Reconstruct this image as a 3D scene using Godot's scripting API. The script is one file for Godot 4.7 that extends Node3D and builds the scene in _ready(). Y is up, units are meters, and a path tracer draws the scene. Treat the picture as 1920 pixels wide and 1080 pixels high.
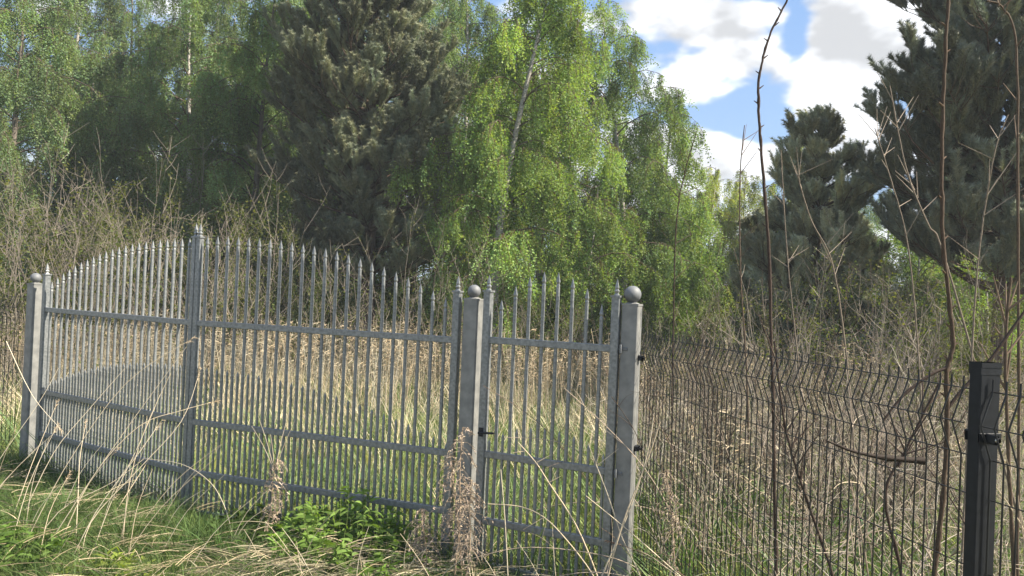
extends Node3D

# ------------------------------------------------------------------ mesh builder
class MB:
	var v := PackedVector3Array()
	var n := PackedVector3Array()
	var c := PackedColorArray()
	var i := PackedInt32Array()
	var col := Color(1, 1, 1)

	func vert(p: Vector3, nn: Vector3) -> int:
		v.append(p)
		n.append(nn)
		c.append(col)
		return v.size() - 1

	func tri(a: Vector3, b: Vector3, d: Vector3) -> void:
		var nn := (d - a).cross(b - a).normalized()
		var k := vert(a, nn)
		vert(b, nn)
		vert(d, nn)
		i.append_array(PackedInt32Array([k, k + 1, k + 2]))

	func quad(a: Vector3, b: Vector3, d: Vector3, e: Vector3) -> void:
		var nn := (d - a).cross(b - a).normalized()
		var k := vert(a, nn)
		vert(b, nn)
		vert(d, nn)
		vert(e, nn)
		i.append_array(PackedInt32Array([k, k + 1, k + 2, k, k + 2, k + 3]))

	# smooth tube through points
	func tube(pts: Array, radii: Array, sides: int, capped := true) -> void:
		var m := pts.size()
		var up := Vector3(0.31, 0.0, 0.95)
		var base := v.size()
		for k in m:
			var t: Vector3 = (pts[mini(k + 1, m - 1)] - pts[maxi(k - 1, 0)]).normalized()
			var x := t.cross(up)
			if x.length() < 0.05:
				x = t.cross(Vector3(1, 0, 0))
			x = x.normalized()
			var y := t.cross(x).normalized()
			for s in sides:
				var a := TAU * s / sides
				var d := x * cos(a) + y * sin(a)
				vert(pts[k] + d * radii[k], d)
		for k in m - 1:
			for s in sides:
				var a := base + k * sides + s
				var b := base + k * sides + (s + 1) % sides
				i.append_array(PackedInt32Array([a, a + sides, b, b, a + sides, b + sides]))
		if capped:
			for e in [0, m - 1]:
				var nn: Vector3 = (pts[e] - pts[1 if e == 0 else m - 2]).normalized()
				var b0 := v.size()
				for s in sides:
					vert(v[base + e * sides + s], nn)
				for s in range(1, sides - 1):
					i.append_array(PackedInt32Array([b0, b0 + s, b0 + s + 1]))

	# a square bar with chamfered long edges from a to b; w across side, h across the other
	func bar(a: Vector3, b: Vector3, side: Vector3, w: float, h: float, ch := 0.003) -> void:
		var t := (b - a).normalized()
		var x := (side - t * side.dot(t)).normalized()
		var y := t.cross(x).normalized()
		var hw := w / 2.0
		var hh := h / 2.0
		var ring := [[hw - ch, -hh], [hw, -hh + ch], [hw, hh - ch], [hw - ch, hh], [-hw + ch, hh], [-hw, hh - ch], [-hw, -hh + ch], [-hw + ch, -hh]]
		for k in 8:
			var p = ring[k]
			var q = ring[(k + 1) % 8]
			var pp: Vector3 = x * p[0] + y * p[1]
			var qq: Vector3 = x * q[0] + y * q[1]
			quad(a + pp, b + pp, b + qq, a + qq)
		for e in [a, b]:
			var k0 := v.size()
			var nn: Vector3 = t if e == b else -t
			for k in 8:
				vert(e + x * ring[k][0] + y * ring[k][1], nn)
			for k in range(1, 7):
				i.append_array(PackedInt32Array([k0, k0 + k, k0 + k + 1]))

	# profile: array of [radius, height], turned round y at o
	func lathe(o: Vector3, prof: Array, sides: int, flat := false, turn := 0.0) -> void:
		if flat:
			for k in prof.size() - 1:
				for s in sides:
					var a0 := turn + TAU * s / sides
					var a1 := turn + TAU * (s + 1) / sides
					var d0 := Vector3(cos(a0), 0, sin(a0))
					var d1 := Vector3(cos(a1), 0, sin(a1))
					var y0 := Vector3(0, prof[k][1], 0)
					var y1 := Vector3(0, prof[k + 1][1], 0)
					quad(o + d0 * prof[k][0] + y0, o + d0 * prof[k + 1][0] + y1, o + d1 * prof[k + 1][0] + y1, o + d1 * prof[k][0] + y0)
					n[n.size() - 1] = n[n.size() - 1]
			return
		var base := v.size()
		for k in prof.size():
			var p0 = prof[maxi(k - 1, 0)]
			var p1 = prof[mini(k + 1, prof.size() - 1)]
			var dr: float = p1[0] - p0[0]
			var dh: float = p1[1] - p0[1]
			for s in sides:
				var a := TAU * s / sides
				var d := Vector3(cos(a), 0, sin(a))
				vert(o + d * prof[k][0] + Vector3(0, prof[k][1], 0), (d * dh - Vector3(0, dr, 0)).normalized())
		for k in prof.size() - 1:
			for s in sides:
				var a := base + k * sides + s
				var b := base + k * sides + (s + 1) % sides
				i.append_array(PackedInt32Array([a, b, a + sides, b, b + sides, a + sides]))

	func mesh() -> ArrayMesh:
		var arr := []
		arr.resize(Mesh.ARRAY_MAX)
		arr[Mesh.ARRAY_VERTEX] = v
		arr[Mesh.ARRAY_NORMAL] = n
		arr[Mesh.ARRAY_COLOR] = c
		arr[Mesh.ARRAY_INDEX] = i
		var m := ArrayMesh.new()
		m.add_surface_from_arrays(Mesh.PRIMITIVE_TRIANGLES, arr)
		return m


# ------------------------------------------------------------------ scene helpers
var rng := RandomNumberGenerator.new()
var taken := {}
var bumps := FastNoiseLite.new()

func rf(a: float, b: float) -> float:
	return rng.randf_range(a, b)

func numbered(called: String) -> String:
	if not taken.has(called):
		taken[called] = 0
		return called
	taken[called] += 1
	return "%s_%03d" % [called, taken[called]]

func tag(o: Node3D, label: String, category: String, group := "", kind := "") -> Node3D:
	o.set_meta("label", label)
	o.set_meta("category", category)
	if group:
		o.set_meta("group", group)
	if kind:
		o.set_meta("kind", kind)
	return o

func thing(called: String, label: String, category: String, at := Vector3.ZERO, turn := 0.0, group := "") -> Node3D:
	var o := Node3D.new()
	o.name = numbered(called)
	add_child(o, true)
	o.position = at
	o.rotation.y = turn
	return tag(o, label, category, group)

func part(parent: Node3D, called: String, mesh: Mesh, m: Material, at := Vector3.ZERO) -> MeshInstance3D:
	var o := MeshInstance3D.new()
	var k := 0
	var nm := called
	while parent.has_node(nm):
		k += 1
		nm = "%s_%03d" % [called, k]
	o.name = nm
	o.mesh = mesh
	o.material_override = m
	o.position = at
	parent.add_child(o, true)
	return o

func single(called: String, mesh: Mesh, m: Material, label: String, category: String, at := Vector3.ZERO, group := "", kind := "") -> MeshInstance3D:
	var o := MeshInstance3D.new()
	o.name = numbered(called)
	o.mesh = mesh
	o.material_override = m
	o.position = at
	add_child(o, true)
	tag(o, label, category, group, kind)
	return o

func copies(parent: Node3D, called: String, mesh: Mesh, m: Material, xf: Array, cols: PackedColorArray) -> MultiMeshInstance3D:
	var mm := MultiMesh.new()
	mm.transform_format = MultiMesh.TRANSFORM_3D
	mm.use_colors = true
	mm.mesh = mesh
	mm.instance_count = xf.size()
	for k in xf.size():
		mm.set_instance_transform(k, xf[k])
		mm.set_instance_color(k, cols[k])
	var o := MultiMeshInstance3D.new()
	o.name = called if parent != self else numbered(called)
	o.multimesh = mm
	o.material_override = m
	parent.add_child(o, true)
	o.set_meta("kind", "stuff")
	return o

func lin(r: float, g: float, b: float) -> Color:
	return Color(r, g, b).linear_to_srgb()

func noise_tex(seed_: int, freq: float, lo: Color, hi: Color, size := 512, octaves := 5) -> NoiseTexture2D:
	var f := FastNoiseLite.new()
	f.seed = seed_
	f.frequency = freq
	f.fractal_octaves = octaves
	var t := NoiseTexture2D.new()
	t.width = size
	t.height = size
	t.seamless = true
	t.noise = f
	var r := Gradient.new()
	r.set_color(0, lo)
	r.set_color(1, hi)
	t.color_ramp = r
	return t

func mat(rough: float, metal := 0.0, albedo := Color(1, 1, 1)) -> StandardMaterial3D:
	var m := StandardMaterial3D.new()
	m.albedo_color = albedo
	m.roughness = rough
	m.metallic = metal
	return m

func plant(rough: float, back: Color) -> StandardMaterial3D:
	var m := mat(rough)
	m.vertex_color_use_as_albedo = true
	m.metallic_specular = 0.3
	if back != Color.BLACK:
		m.backlight_enabled = true
		m.backlight = back
	return m

func height(x: float, z: float) -> float:
	var d := Vector2(x, z).length()
	var h := bumps.get_noise_2d(x * 8.0, z * 8.0) * 0.05 + bumps.get_noise_2d(x * 40.0, z * 40.0) * 0.02
	h += 0.10 * exp(-pow((x + 2.9) / 1.3, 2.0) - pow((z + 4.7) / 0.8, 2.0))
	if d > 9.0:
		h += minf(0.6, (d - 9.0) * 0.03) * bumps.get_noise_2d(x * 2.0, z * 2.0)
	return h

func shade(base: Color, spread: float, warm := 0.0) -> Color:
	var k := 1.0 + rf(-spread, spread)
	var w := rf(-warm, warm)
	return Color(base.r * k * (1.0 + w), base.g * k, base.b * k * (1.0 - w))

# ------------------------------------------------------------------ plant meshes
func blade(b: MB, root: Vector3, dir: Vector3, lean: Vector3, len_: float, w: float, segs: int) -> void:
	var side := dir.cross(Vector3(rf(-1, 1), 0.2, rf(-1, 1))).normalized()
	var prev_l := root - side * w * 0.5
	var prev_r := root + side * w * 0.5
	for s in range(1, segs + 1):
		var t := float(s) / segs
		var p := root + dir * len_ * t + lean * len_ * t * t
		var ww := w * (1.0 - t * t) * 0.5
		if s == segs:
			b.tri(prev_l, p, prev_r)
		else:
			var l := p - side * ww
			var r := p + side * ww
			b.quad(prev_l, l, r, prev_r)
			prev_l = l
			prev_r = r

func tuft(count: int, len_: float, w: float, spread: float, droop: float, segs := 3, straw := 0.0) -> ArrayMesh:
	var b := MB.new()
	for k in count:
		var a := rf(0, TAU)
		var out := Vector3(cos(a), 0, sin(a))
		var g := rf(0.65, 1.25)
		b.col = Color(g, g, g)
		if rf(0, 1) < straw:
			b.col = Color(3.4 * g, 1.9 * g, 3.4 * g)
		var dir := (Vector3.UP + out * rf(0.0, spread)).normalized()
		var lean := (out * rf(0.1, 1.0) - Vector3.UP * rf(0.1, 0.5)) * droop
		blade(b, out * rf(0, 0.06), dir, lean, len_ * rf(0.5, 1.15), w * rf(0.7, 1.3), segs)
	return b.mesh()

func leaf(b: MB, p: Vector3, dir: Vector3, len_: float, w: float) -> void:
	var side := dir.cross(Vector3(rf(-1, 1), rf(-1, 1), rf(-1, 1))).normalized() * w * 0.5
	var mid := p + dir * len_ * 0.42
	b.quad(p, mid - side, p + dir * len_, mid + side)

func birch_strand(len_: float, leaves: int, size: float) -> ArrayMesh:
	var b := MB.new()
	var bend := Vector3(rf(-0.18, 0.18), 0, rf(-0.18, 0.18))
	b.col = Color(0.75, 0.4, 0.55)
	var pts := []
	for k in 4:
		var t := k / 3.0
		pts.append(Vector3(0, -len_ * t, 0) + bend * t * t)
	b.tube(pts, [0.004, 0.003, 0.002, 0.001], 3, false)
	for k in leaves:
		var t := rf(0.02, 1.0)
		var p := Vector3(0, -len_ * t, 0) + bend * t * t
		var a := rf(0, TAU)
		var d := Vector3(cos(a), rf(-1.2, 0.2), sin(a)).normalized()
		var g := rf(0.7, 1.3)
		b.col = Color(g * rf(0.9, 1.15), g, g * 0.9)
		leaf(b, p + d * rf(0.01, 0.07), d, size * rf(0.7, 1.2), size * rf(0.55, 0.9))
	return b.mesh()

func leaf_spray(r: float, leaves: int, size: float) -> ArrayMesh:
	var b := MB.new()
	for k in leaves:
		var d := Vector3(rf(-1, 1), rf(-0.6, 1), rf(-1, 1))
		var p := d * r * rf(0.2, 1.0)
		var g := rf(0.7, 1.3)
		b.col = Color(g * rf(0.9, 1.15), g, g * 0.9)
		leaf(b, p, (d.normalized() + Vector3(0, -0.5, 0)).normalized(), size * rf(0.7, 1.2), size * rf(0.5, 0.8))
	return b.mesh()

func pine_tuft(len_: float, needles: int, nl: float) -> ArrayMesh:
	var b := MB.new()
	b.col = Color(1.6, 1.0, 0.9)
	b.tube([Vector3.ZERO, Vector3(0, 0, len_)], [0.007, 0.004], 3, false)
	for k in needles:
		var t := pow(rf(0.05, 1.0), 0.7)
		var a := rf(0, TAU)
		var d := Vector3(cos(a), sin(a), rf(0.5, 1.3)).normalized()
		var g := rf(0.65, 1.35)
		b.col = Color(g, g, g)
		var p := Vector3(0, 0, len_ * t)
		var s := d.cross(Vector3(rf(-1, 1), rf(-1, 1), rf(-1, 1))).normalized() * 0.0042
		b.tri(p - s, p + d * nl * rf(0.8, 1.2), p + s)
	return b.mesh()

func wander(from: Vector3, dir: Vector3, len_: float, segs: int, pull: Vector3, jit: float) -> Array:
	var pts := [from]
	var d := dir.normalized()
	for k in segs:
		d = (d + pull / segs + Vector3(rf(-jit, jit), rf(-jit, jit), rf(-jit, jit))).normalized()
		pts.append(pts[-1] + d * len_ / segs)
	return pts

func along(pts: Array, t: float) -> Vector3:
	var f := clampf(t, 0.0, 1.0) * (pts.size() - 1)
	var k := mini(int(f), pts.size() - 2)
	return pts[k].lerp(pts[k + 1], f - k)

func taper(n_: int, r0: float, r1: float) -> Array:
	var o := []
	for k in n_:
		o.append(lerpf(r0, r1, float(k) / (n_ - 1)))
	return o

# ------------------------------------------------------------------ trees
var M := {}
var strands := []
var sprays := []
var needles := []

func birch(at: Vector3, h: float, cr: float, bare: float, lean: Vector3, tint: Color, density: float, label: String, group := "", white := 1.0) -> Node3D:
	rng.seed = hash(label) + int(at.x * 100.0)
	var o := thing("birch_tree", label, "tree", Vector3(at.x, height(at.x, at.z) - 0.05, at.z), 0.0, group)
	var trunk := MB.new()
	var spine := []
	var sway := Vector3(rf(-0.25, 0.25), 0, rf(-0.25, 0.25))
	for k in 12:
		var t := k / 11.0
		spine.append(Vector3(0, h * t, 0) + lean * t * t + sway * sin(t * 5.0) * 0.6)
	trunk.tube(spine, taper(12, 0.012 * h, 0.012), 8)
	part(o, "trunk", trunk.mesh(), M.birch_bark if white > 0.5 else M.bark)
	var limb := MB.new()
	limb.col = Color(1, 1, 1)
	var xf := []
	var cols := PackedColorArray()
	var nb := int(h * 7.0 * density)
	for k in nb:
		var t := bare + (1.0 - bare) * pow((k + rf(0, 1)) / nb, 0.9)
		var a := k * 2.4 + rf(-0.5, 0.5)
		var u := (t - bare) / (1.0 - bare)
		var reach := cr * (0.35 + 1.1 * sin(PI * pow(clampf(u, 0, 1), 0.75) * 0.86 + 0.25)) * rf(0.6, 1.1) * (1.0 - 0.35 * u)
		var out := Vector3(cos(a), 0, sin(a))
		var p0 := along(spine, t)
		var bp := wander(p0, out + Vector3.UP * rf(0.7, 1.4), reach * 1.3, 5, Vector3(0, -1.5, 0), 0.12)
		limb.tube(bp, taper(6, 0.006 + 0.008 * reach, 0.003), 4, false)
		var clump := rf(0.72, 1.3)
		var twigs := [bp]
		for s in 3 + int(reach * 1.6):
			var q := along(bp, rf(0.25, 0.95))
			var tw := wander(q, out + Vector3(rf(-1, 1), rf(-0.2, 0.7), rf(-1, 1)), reach * rf(0.25, 0.5), 3, Vector3(0, -1.6, 0), 0.15)
			limb.tube(tw, taper(4, 0.005, 0.002), 3, false)
			twigs.append(tw)
		for w in twigs.size():
			var cnt := int((9 if w else 12) * clampf(reach, 0.5, 1.6) * density)
			for s in cnt:
				var p := along(twigs[w], rf(0.25, 1.0))
				var sc := rf(0.6, 1.25)
				var bs := Basis(Vector3.UP, rf(0, TAU)) * Basis(Vector3.RIGHT, rf(-0.5, 0.5))
				xf.append(Transform3D(bs.scaled(Vector3(sc, sc * rf(0.7, 1.2), sc)), p))
				cols.append(shade(Color(tint.r * clump, tint.g * clump, tint.b * clump), 0.2, 0.12))
	part(o, "branches", limb.mesh(), M.twig).set_meta("kind", "stuff")
	copies(o, "crown", strands[rng.randi() % strands.size()], M.leaf, xf, cols)
	return o

func pine(at: Vector3, h: float, cr: float, bare: float, top_pow: float, density: float, tint: Color, label: String) -> Node3D:
	rng.seed = hash(label)
	var o := thing("pine_tree", label, "tree", Vector3(at.x, height(at.x, at.z) - 0.05, at.z))
	var trunk := MB.new()
	var spine := []
	var ph := rf(0, 6)
	for k in 10:
		var t := k / 9.0
		spine.append(Vector3(sin(t * 4.0 + ph) * 0.10 - sin(ph) * 0.10, h * t, cos(t * 3.0 + ph) * 0.08 - cos(ph) * 0.08))
	trunk.tube(spine, taper(10, 0.011 * h + 0.02, 0.02), 9)
	part(o, "trunk", trunk.mesh(), M.pine_bark)
	var limb := MB.new()
	var xf := []
	var cols := PackedColorArray()
	var y := bare * h
	while y < h:
		var u := (y / h - bare) / (1.0 - bare)
		var nb := (8 if density > 2.0 else 7) if u < 0.8 else 5
		for k in nb:
			var a := TAU * k / nb + rf(-0.5, 0.5) + y
			var prof := pow(1.0 - u, top_pow) * (0.72 + 0.28 * sin(u * 9.0 + a * 2.0))
			if u < 0.12:
				prof *= rf(0.5, 1.0)
			var reach := maxf(0.25, cr * prof * rf(0.72, 1.06))
			var out := Vector3(cos(a), 0, sin(a))
			var bp := wander(along(spine, y / h + rf(-0.01, 0.01)), out + Vector3.UP * rf(-0.10, 0.35), reach, 5, Vector3(0, 0.75, 0), 0.14)
			limb.tube(bp, taper(6, 0.010 + 0.014 * reach, 0.006), 5, false)
			var clump := rf(0.6, 1.45)
			var twigs := [bp]
			for s in int(4 + reach * 5.0):
				var q := along(bp, rf(0.3, 0.98))
				var sgn := -1.0 if s % 2 else 1.0
				var sd := out.cross(Vector3.UP) * sgn
				var tw := wander(q, out * 0.8 + sd * rf(0.4, 1.1) + Vector3.UP * rf(-0.2, 0.6), rf(0.25, 0.5) * clampf(reach, 0.5, 1.6), 3, Vector3(0, 0.9, 0), 0.15)
				limb.tube(tw, taper(4, 0.008, 0.004), 3, false)
				twigs.append(tw)
			for w in twigs.size():
				var cnt := int((5 if w else 6) * density)
				for s in cnt:
					var t := 1.0 if s == 0 else rf(0.45, 1.0)
					var p := along(twigs[w], t)
					var dir: Vector3 = (twigs[w][-1] - twigs[w][-2]).normalized() + Vector3(rf(-0.6, 0.6), rf(0.2, 1.3), rf(-0.6, 0.6))
					var sc := rf(0.65, 1.15)
					var bs := Basis.looking_at(-dir.normalized(), Vector3(0.1, 0.2, 0.97)).scaled(Vector3(sc, sc, sc))
					xf.append(Transform3D(bs, p))
					cols.append(shade(Color(tint.r * clump, tint.g * clump, tint.b * clump), 0.25, 0.1))
		y += 0.34 if density < 2.5 else 0.30
	part(o, "branches", limb.mesh(), M.pine_bark).set_meta("kind", "stuff")
	copies(o, "crown", needles[rng.randi() % needles.size()], M.needle, xf, cols)
	return o

# a many-stemmed shrub, bare or with a few young leaves; origin at its foot
func make_shrub(h: float, w: float, stems: int, leafy: int, tint: Color, pale: float) -> Dictionary:
	var b := MB.new()
	var xf := []
	var cols := PackedColorArray()
	for k in stems:
		var a := rf(0, TAU)
		var out := Vector3(cos(a), 0, sin(a))
		var g := rf(0.7, 1.2) * pale
		b.col = Color(g, g, g)
		var len_ := h * rf(0.6, 1.1)
		var pts := wander(out * rf(0, 0.25), Vector3.UP * 1.6 + out * rf(0.1, 1.1) * w, len_, 7, Vector3(0, rf(-0.4, 0.6), 0), 0.12)
		b.tube(pts, taper(8, 0.008, 0.002), 4, false)
		for s in 9:
			var t := rf(0.25, 1.0)
			var q := along(pts, t)
			var tw := wander(q, Vector3(rf(-1, 1), rf(0.4, 1.6), rf(-1, 1)), len_ * rf(0.12, 0.32), 3, Vector3(0, 0.5, 0), 0.2)
			b.tube(tw, taper(4, 0.0035, 0.0015), 3, false)
			for e in 2:
				var tw2 := wander(along(tw, rf(0.3, 0.9)), Vector3(rf(-1, 1), rf(0.2, 1.4), rf(-1, 1)), len_ * rf(0.05, 0.14), 2, Vector3.ZERO, 0.2)
				b.tube(tw2, taper(3, 0.003, 0.0015), 3, false)
			for e in leafy:
				var sc := rf(0.6, 1.2)
				xf.append(Transform3D(Basis(Vector3.UP, rf(0, TAU)).scaled(Vector3(sc, sc, sc)), along(tw, rf(0.2, 1.0))))
				cols.append(shade(tint, 0.3, 0.15))
	return {"stems": b.mesh(), "xf": xf, "cols": cols}

func put_shrub(kind: Dictionary, at: Vector3, turn: float, sc: float, label: String, group: String, mat_: Material) -> void:
	var o := thing("bare_shrub" if kind.xf.size() < 200 else "leafy_shrub", label, "shrub", Vector3(at.x, height(at.x, at.z) - 0.03, at.z), turn, group)
	o.scale = Vector3(sc, sc, sc)
	part(o, "stems", kind.stems, mat_).set_meta("kind", "stuff")
	if kind.xf.size():
		copies(o, "leaves", sprays[0], M.leaf, kind.xf, kind.cols)

# ------------------------------------------------------------------ gate pieces
const GAP := 0.0948

func spear(s: float) -> ArrayMesh:
	var b := MB.new()
	b.lathe(Vector3.ZERO, [[0.014 * s, 0.0], [0.009 * s, 0.012 * s], [0.015 * s, 0.024 * s], [0.009 * s, 0.05 * s], [0.0005, 0.085 * s]], 4, true, PI / 4)
	return b.mesh()

func gate_leaf(o: Node3D, width: float, tall: Callable, short: Callable, rails: Array, first: float, count: int, stiles: Array, foot: float) -> void:
	var sp := spear(1.0)
	for k in count:
		var x := first + k * GAP
		var top: float = tall.call(x)
		var b := MB.new()
		b.bar(Vector3(0, foot + 0.012, 0), Vector3(0, top - 0.085, 0), Vector3.RIGHT, 0.019, 0.019, 0.0025)
		var pk := part(o, "picket", b.mesh(), M.zinc, Vector3(x, 0, 0))
		part(pk, "spear_tip", sp, M.zinc, Vector3(0, top - 0.085, 0))
	for k in count + 1:
		var x := first + (k - 0.5) * GAP
		var top: float = short.call(x)
		var b := MB.new()
		b.bar(Vector3(0, foot + 0.012, 0), Vector3(0, top - 0.02, 0), Vector3.RIGHT, 0.015, 0.015, 0.002)
		b.lathe(Vector3(0, top - 0.02, 0), [[0.0100, 0.0], [0.0005, 0.03]], 4, true, PI / 4)
		part(o, "short_picket", b.mesh(), M.zinc, Vector3(x, 0, 0))
	var i0: float = stiles[0][0]
	var i1: float = stiles[1][0]
	for r in rails.size():
		var b := MB.new()
		b.bar(Vector3(i0, rails[r], 0), Vector3(i1, rails[r], 0), Vector3.UP, 0.042, 0.032, 0.003)
		part(o, "bottom_rail" if r == rails.size() - 1 else "rail", b.mesh(), M.zinc)
	for s in stiles:
		var b := MB.new()
		b.bar(Vector3(0, foot - 0.02, 0), Vector3(0, s[2] - 0.02, 0), Vector3.RIGHT, s[1], s[1], 0.004)
		var st := part(o, "stile", b.mesh(), M.zinc, Vector3(s[0], 0, 0))
		var cp := MB.new()
		cp.bar(Vector3(0, s[2] - 0.02, 0), Vector3(0, s[2] - 0.008, 0), Vector3.RIGHT, s[1] + 0.012, s[1] + 0.012, 0.003)
		cp.lathe(Vector3(0, s[2] - 0.008, 0), [[0.021, 0.0], [0.012, 0.012], [0.019, 0.026], [0.010, 0.038], [0.015, 0.046], [0.0005, 0.10]], 4, true, PI / 4)
		part(st, "finial", cp.mesh(), M.zinc_bright)

func gate_post(at: Vector3, turn: float, top: float, ball: float, label: String) -> Node3D:
	var o := thing("gate_post", label, "post", at, turn, "")
	var b := MB.new()
	b.bar(Vector3(0, -0.3, 0), Vector3(0, top - 0.012, 0), Vector3.RIGHT, 0.10, 0.10, 0.005)
	part(o, "shaft", b.mesh(), M.post)
	var c := MB.new()
	c.bar(Vector3(0, top - 0.012, 0), Vector3(0, top, 0), Vector3.RIGHT, 0.106, 0.106, 0.004)
	c.lathe(Vector3(0, top, 0), [[0.053, 0.0], [0.03, 0.008], [0.018, 0.014]], 4, true, PI / 4)
	part(o, "cap", c.mesh(), M.post)
	var s := MB.new()
	var prof := []
	for k in 17:
		var a := -PI / 2 + PI * k / 16.0
		prof.append([maxf(0.0004, cos(a) * ball), sin(a) * ball])
	s.lathe(Vector3(0, top + ball + 0.004, 0), prof, 28)
	part(o, "ball", s.mesh(), M.ball)
	return o

# ------------------------------------------------------------------ stems near the camera
func rooted(pts: Array) -> Array:
	var p: Vector3 = pts[0]
	var out := pts.duplicate()
	var g := height(p.x, p.z)
	if p.y > g + 0.04:
		var d: Vector3 = (pts[0] - pts[1]).normalized()
		d = (d + Vector3.DOWN * 0.6).normalized()
		var k: float = (p.y - g + 0.05) / maxf(0.3, -d.y)
		out.insert(0, p + d * k * 0.5)
		var q := p + d * k
		q.y = g - 0.05
		out.insert(0, q)
	return out

func smooth(pts: Array, per: int) -> Array:
	var c := Curve3D.new()
	for k in pts.size():
		var t: Vector3 = (pts[mini(k + 1, pts.size() - 1)] - pts[maxi(k - 1, 0)]) / 6.0
		c.add_point(pts[k], -t, t)
	var out := []
	for k in pts.size() - 1:
		for s in per:
			out.append(c.sample(k, float(s) / per))
	out.append(pts[-1])
	return out

func straw(called: String, pts: Array, r0: float, r1: float, col: Color, label: String, category: String, group: String, twigs: Array, tip: float, root := true) -> Node3D:
	var o := thing(called, label, category, Vector3.ZERO, 0.0, group)
	var base: Vector3 = pts[0]
	if root:
		pts = rooted(pts)
		base = pts[0]
	o.position = base
	var loc := []
	for p in pts:
		loc.append(p - base)
	var sm := smooth(loc, 4 if called != "sapling" else 9)
	var rad := taper(sm.size(), r0, r1)
	if called == "sapling" or called == "branch":
		for k in range(2, sm.size() - 1):
			sm[k] += Vector3(rf(-1, 1), 0, rf(-1, 1)) * r0 * 0.16
			rad[k] *= rf(0.9, 1.08) * (1.28 if k % 7 == 0 else 1.0)
	var b := MB.new()
	b.col = col
	b.tube(sm, rad, 7)
	part(o, "stem", b.mesh(), M.sapling if called == "sapling" or called == "branch" else M.straw)
	for w in twigs:
		var t := MB.new()
		t.col = col
		var tl := []
		for p in w:
			tl.append(p - base)
		var ts := smooth(tl, 3)
		t.tube(ts, taper(ts.size(), r1 * 1.05, r1 * 0.4), 5)
		part(o, "twig", t.mesh(), M.straw)
	if tip > 0.0:
		var t := MB.new()
		t.col = Color(col.r * 0.85, col.g * 0.8, col.b * 0.75)
		var e: Vector3 = sm[-1]
		var d: Vector3 = (sm[-1] - sm[-3]).normalized()
		for k in 26:
			var u := rf(-0.5, 1.0)
			var p := e + d * tip * u * 0.6
			blade(t, p, (d + Vector3(rf(-0.7, 0.7), rf(-0.7, 0.5), rf(-0.7, 0.7))).normalized(), Vector3(0, -0.4, 0), tip * rf(0.25, 0.5), 0.003, 2)
		part(o, "seed_head", t.mesh(), M.straw)
	return o

# dry goldenrod: stem, curling withered leaves and a fluffy head
func plume(base: Vector3, top: Vector3, rad: float, col: Color, label: String, rays: Array) -> Node3D:
	var o := thing("dry_goldenrod", label, "dry plant", base, 0.0, "")
	var g := height(base.x, base.z)
	var root := Vector3(0, g - base.y - 0.04, 0)
	var e := top - base
	var b := MB.new()
	b.col = Color(col.r * 0.9, col.g * 0.8, col.b * 0.75)
	var sm := smooth([root, e * 0.35 + Vector3(rf(-0.03, 0.03), 0, 0), e * 0.7, e], 5)
	b.tube(sm, taper(sm.size(), 0.005, 0.0025), 6)
	part(o, "stem", b.mesh(), M.straw)
	var t := MB.new()
	for k in 64:
		var u := (k + rf(0, 1)) / 64.0
		var p := along(sm, 0.2 + 0.8 * u)
		var a := rf(0, TAU)
		var out := Vector3(cos(a), 0, sin(a))
		var r := rad * (0.35 + 1.2 * sin(PI * clampf(0.1 + u * 0.85, 0, 1))) * rf(0.5, 1.2)
		var br := wander(p, out + Vector3.UP * rf(0.3, 1.1), r, 4, Vector3(0, -2.6, 0), 0.25)
		t.col = Color(col.r * 0.8, col.g * 0.75, col.b * 0.72)
		t.tube(br, taper(5, 0.0016, 0.0007), 3, false)
		for q in 9:
			var gg := rf(0.6, 1.4)
			t.col = Color(col.r * gg, col.g * gg * rf(0.9, 1.0), col.b * gg * rf(0.85, 1.05))
			blade(t, along(br, rf(0.2, 1.0)), Vector3(rf(-1, 1), rf(-0.9, 0.9), rf(-1, 1)).normalized(), Vector3(0, -0.4, 0), rf(0.010, 0.026), rf(0.003, 0.007), 2)
		if k % 3 == 0:
			var gl := rf(0.6, 1.1)
			t.col = Color(col.r * gl * 0.8, col.g * gl * 0.75, col.b * gl * 0.7)
			blade(t, p, (out + Vector3(0, rf(-0.4, 0.4), 0)).normalized(), Vector3(0, -0.9, 0), rf(0.05, 0.10), rf(0.004, 0.009), 4)
	part(o, "seed_head", t.mesh(), M.straw).set_meta("kind", "stuff")
	for r in rays:
		var rb := MB.new()
		rb.col = col
		var rl := smooth([along(sm, 0.8), (along(sm, 0.8) + r) * 0.5 + Vector3(0, 0.02, 0), r], 3)
		rb.tube(rl, taper(rl.size(), 0.003, 0.0012), 5)
		part(o, "twig", rb.mesh(), M.straw)
	return o


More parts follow.
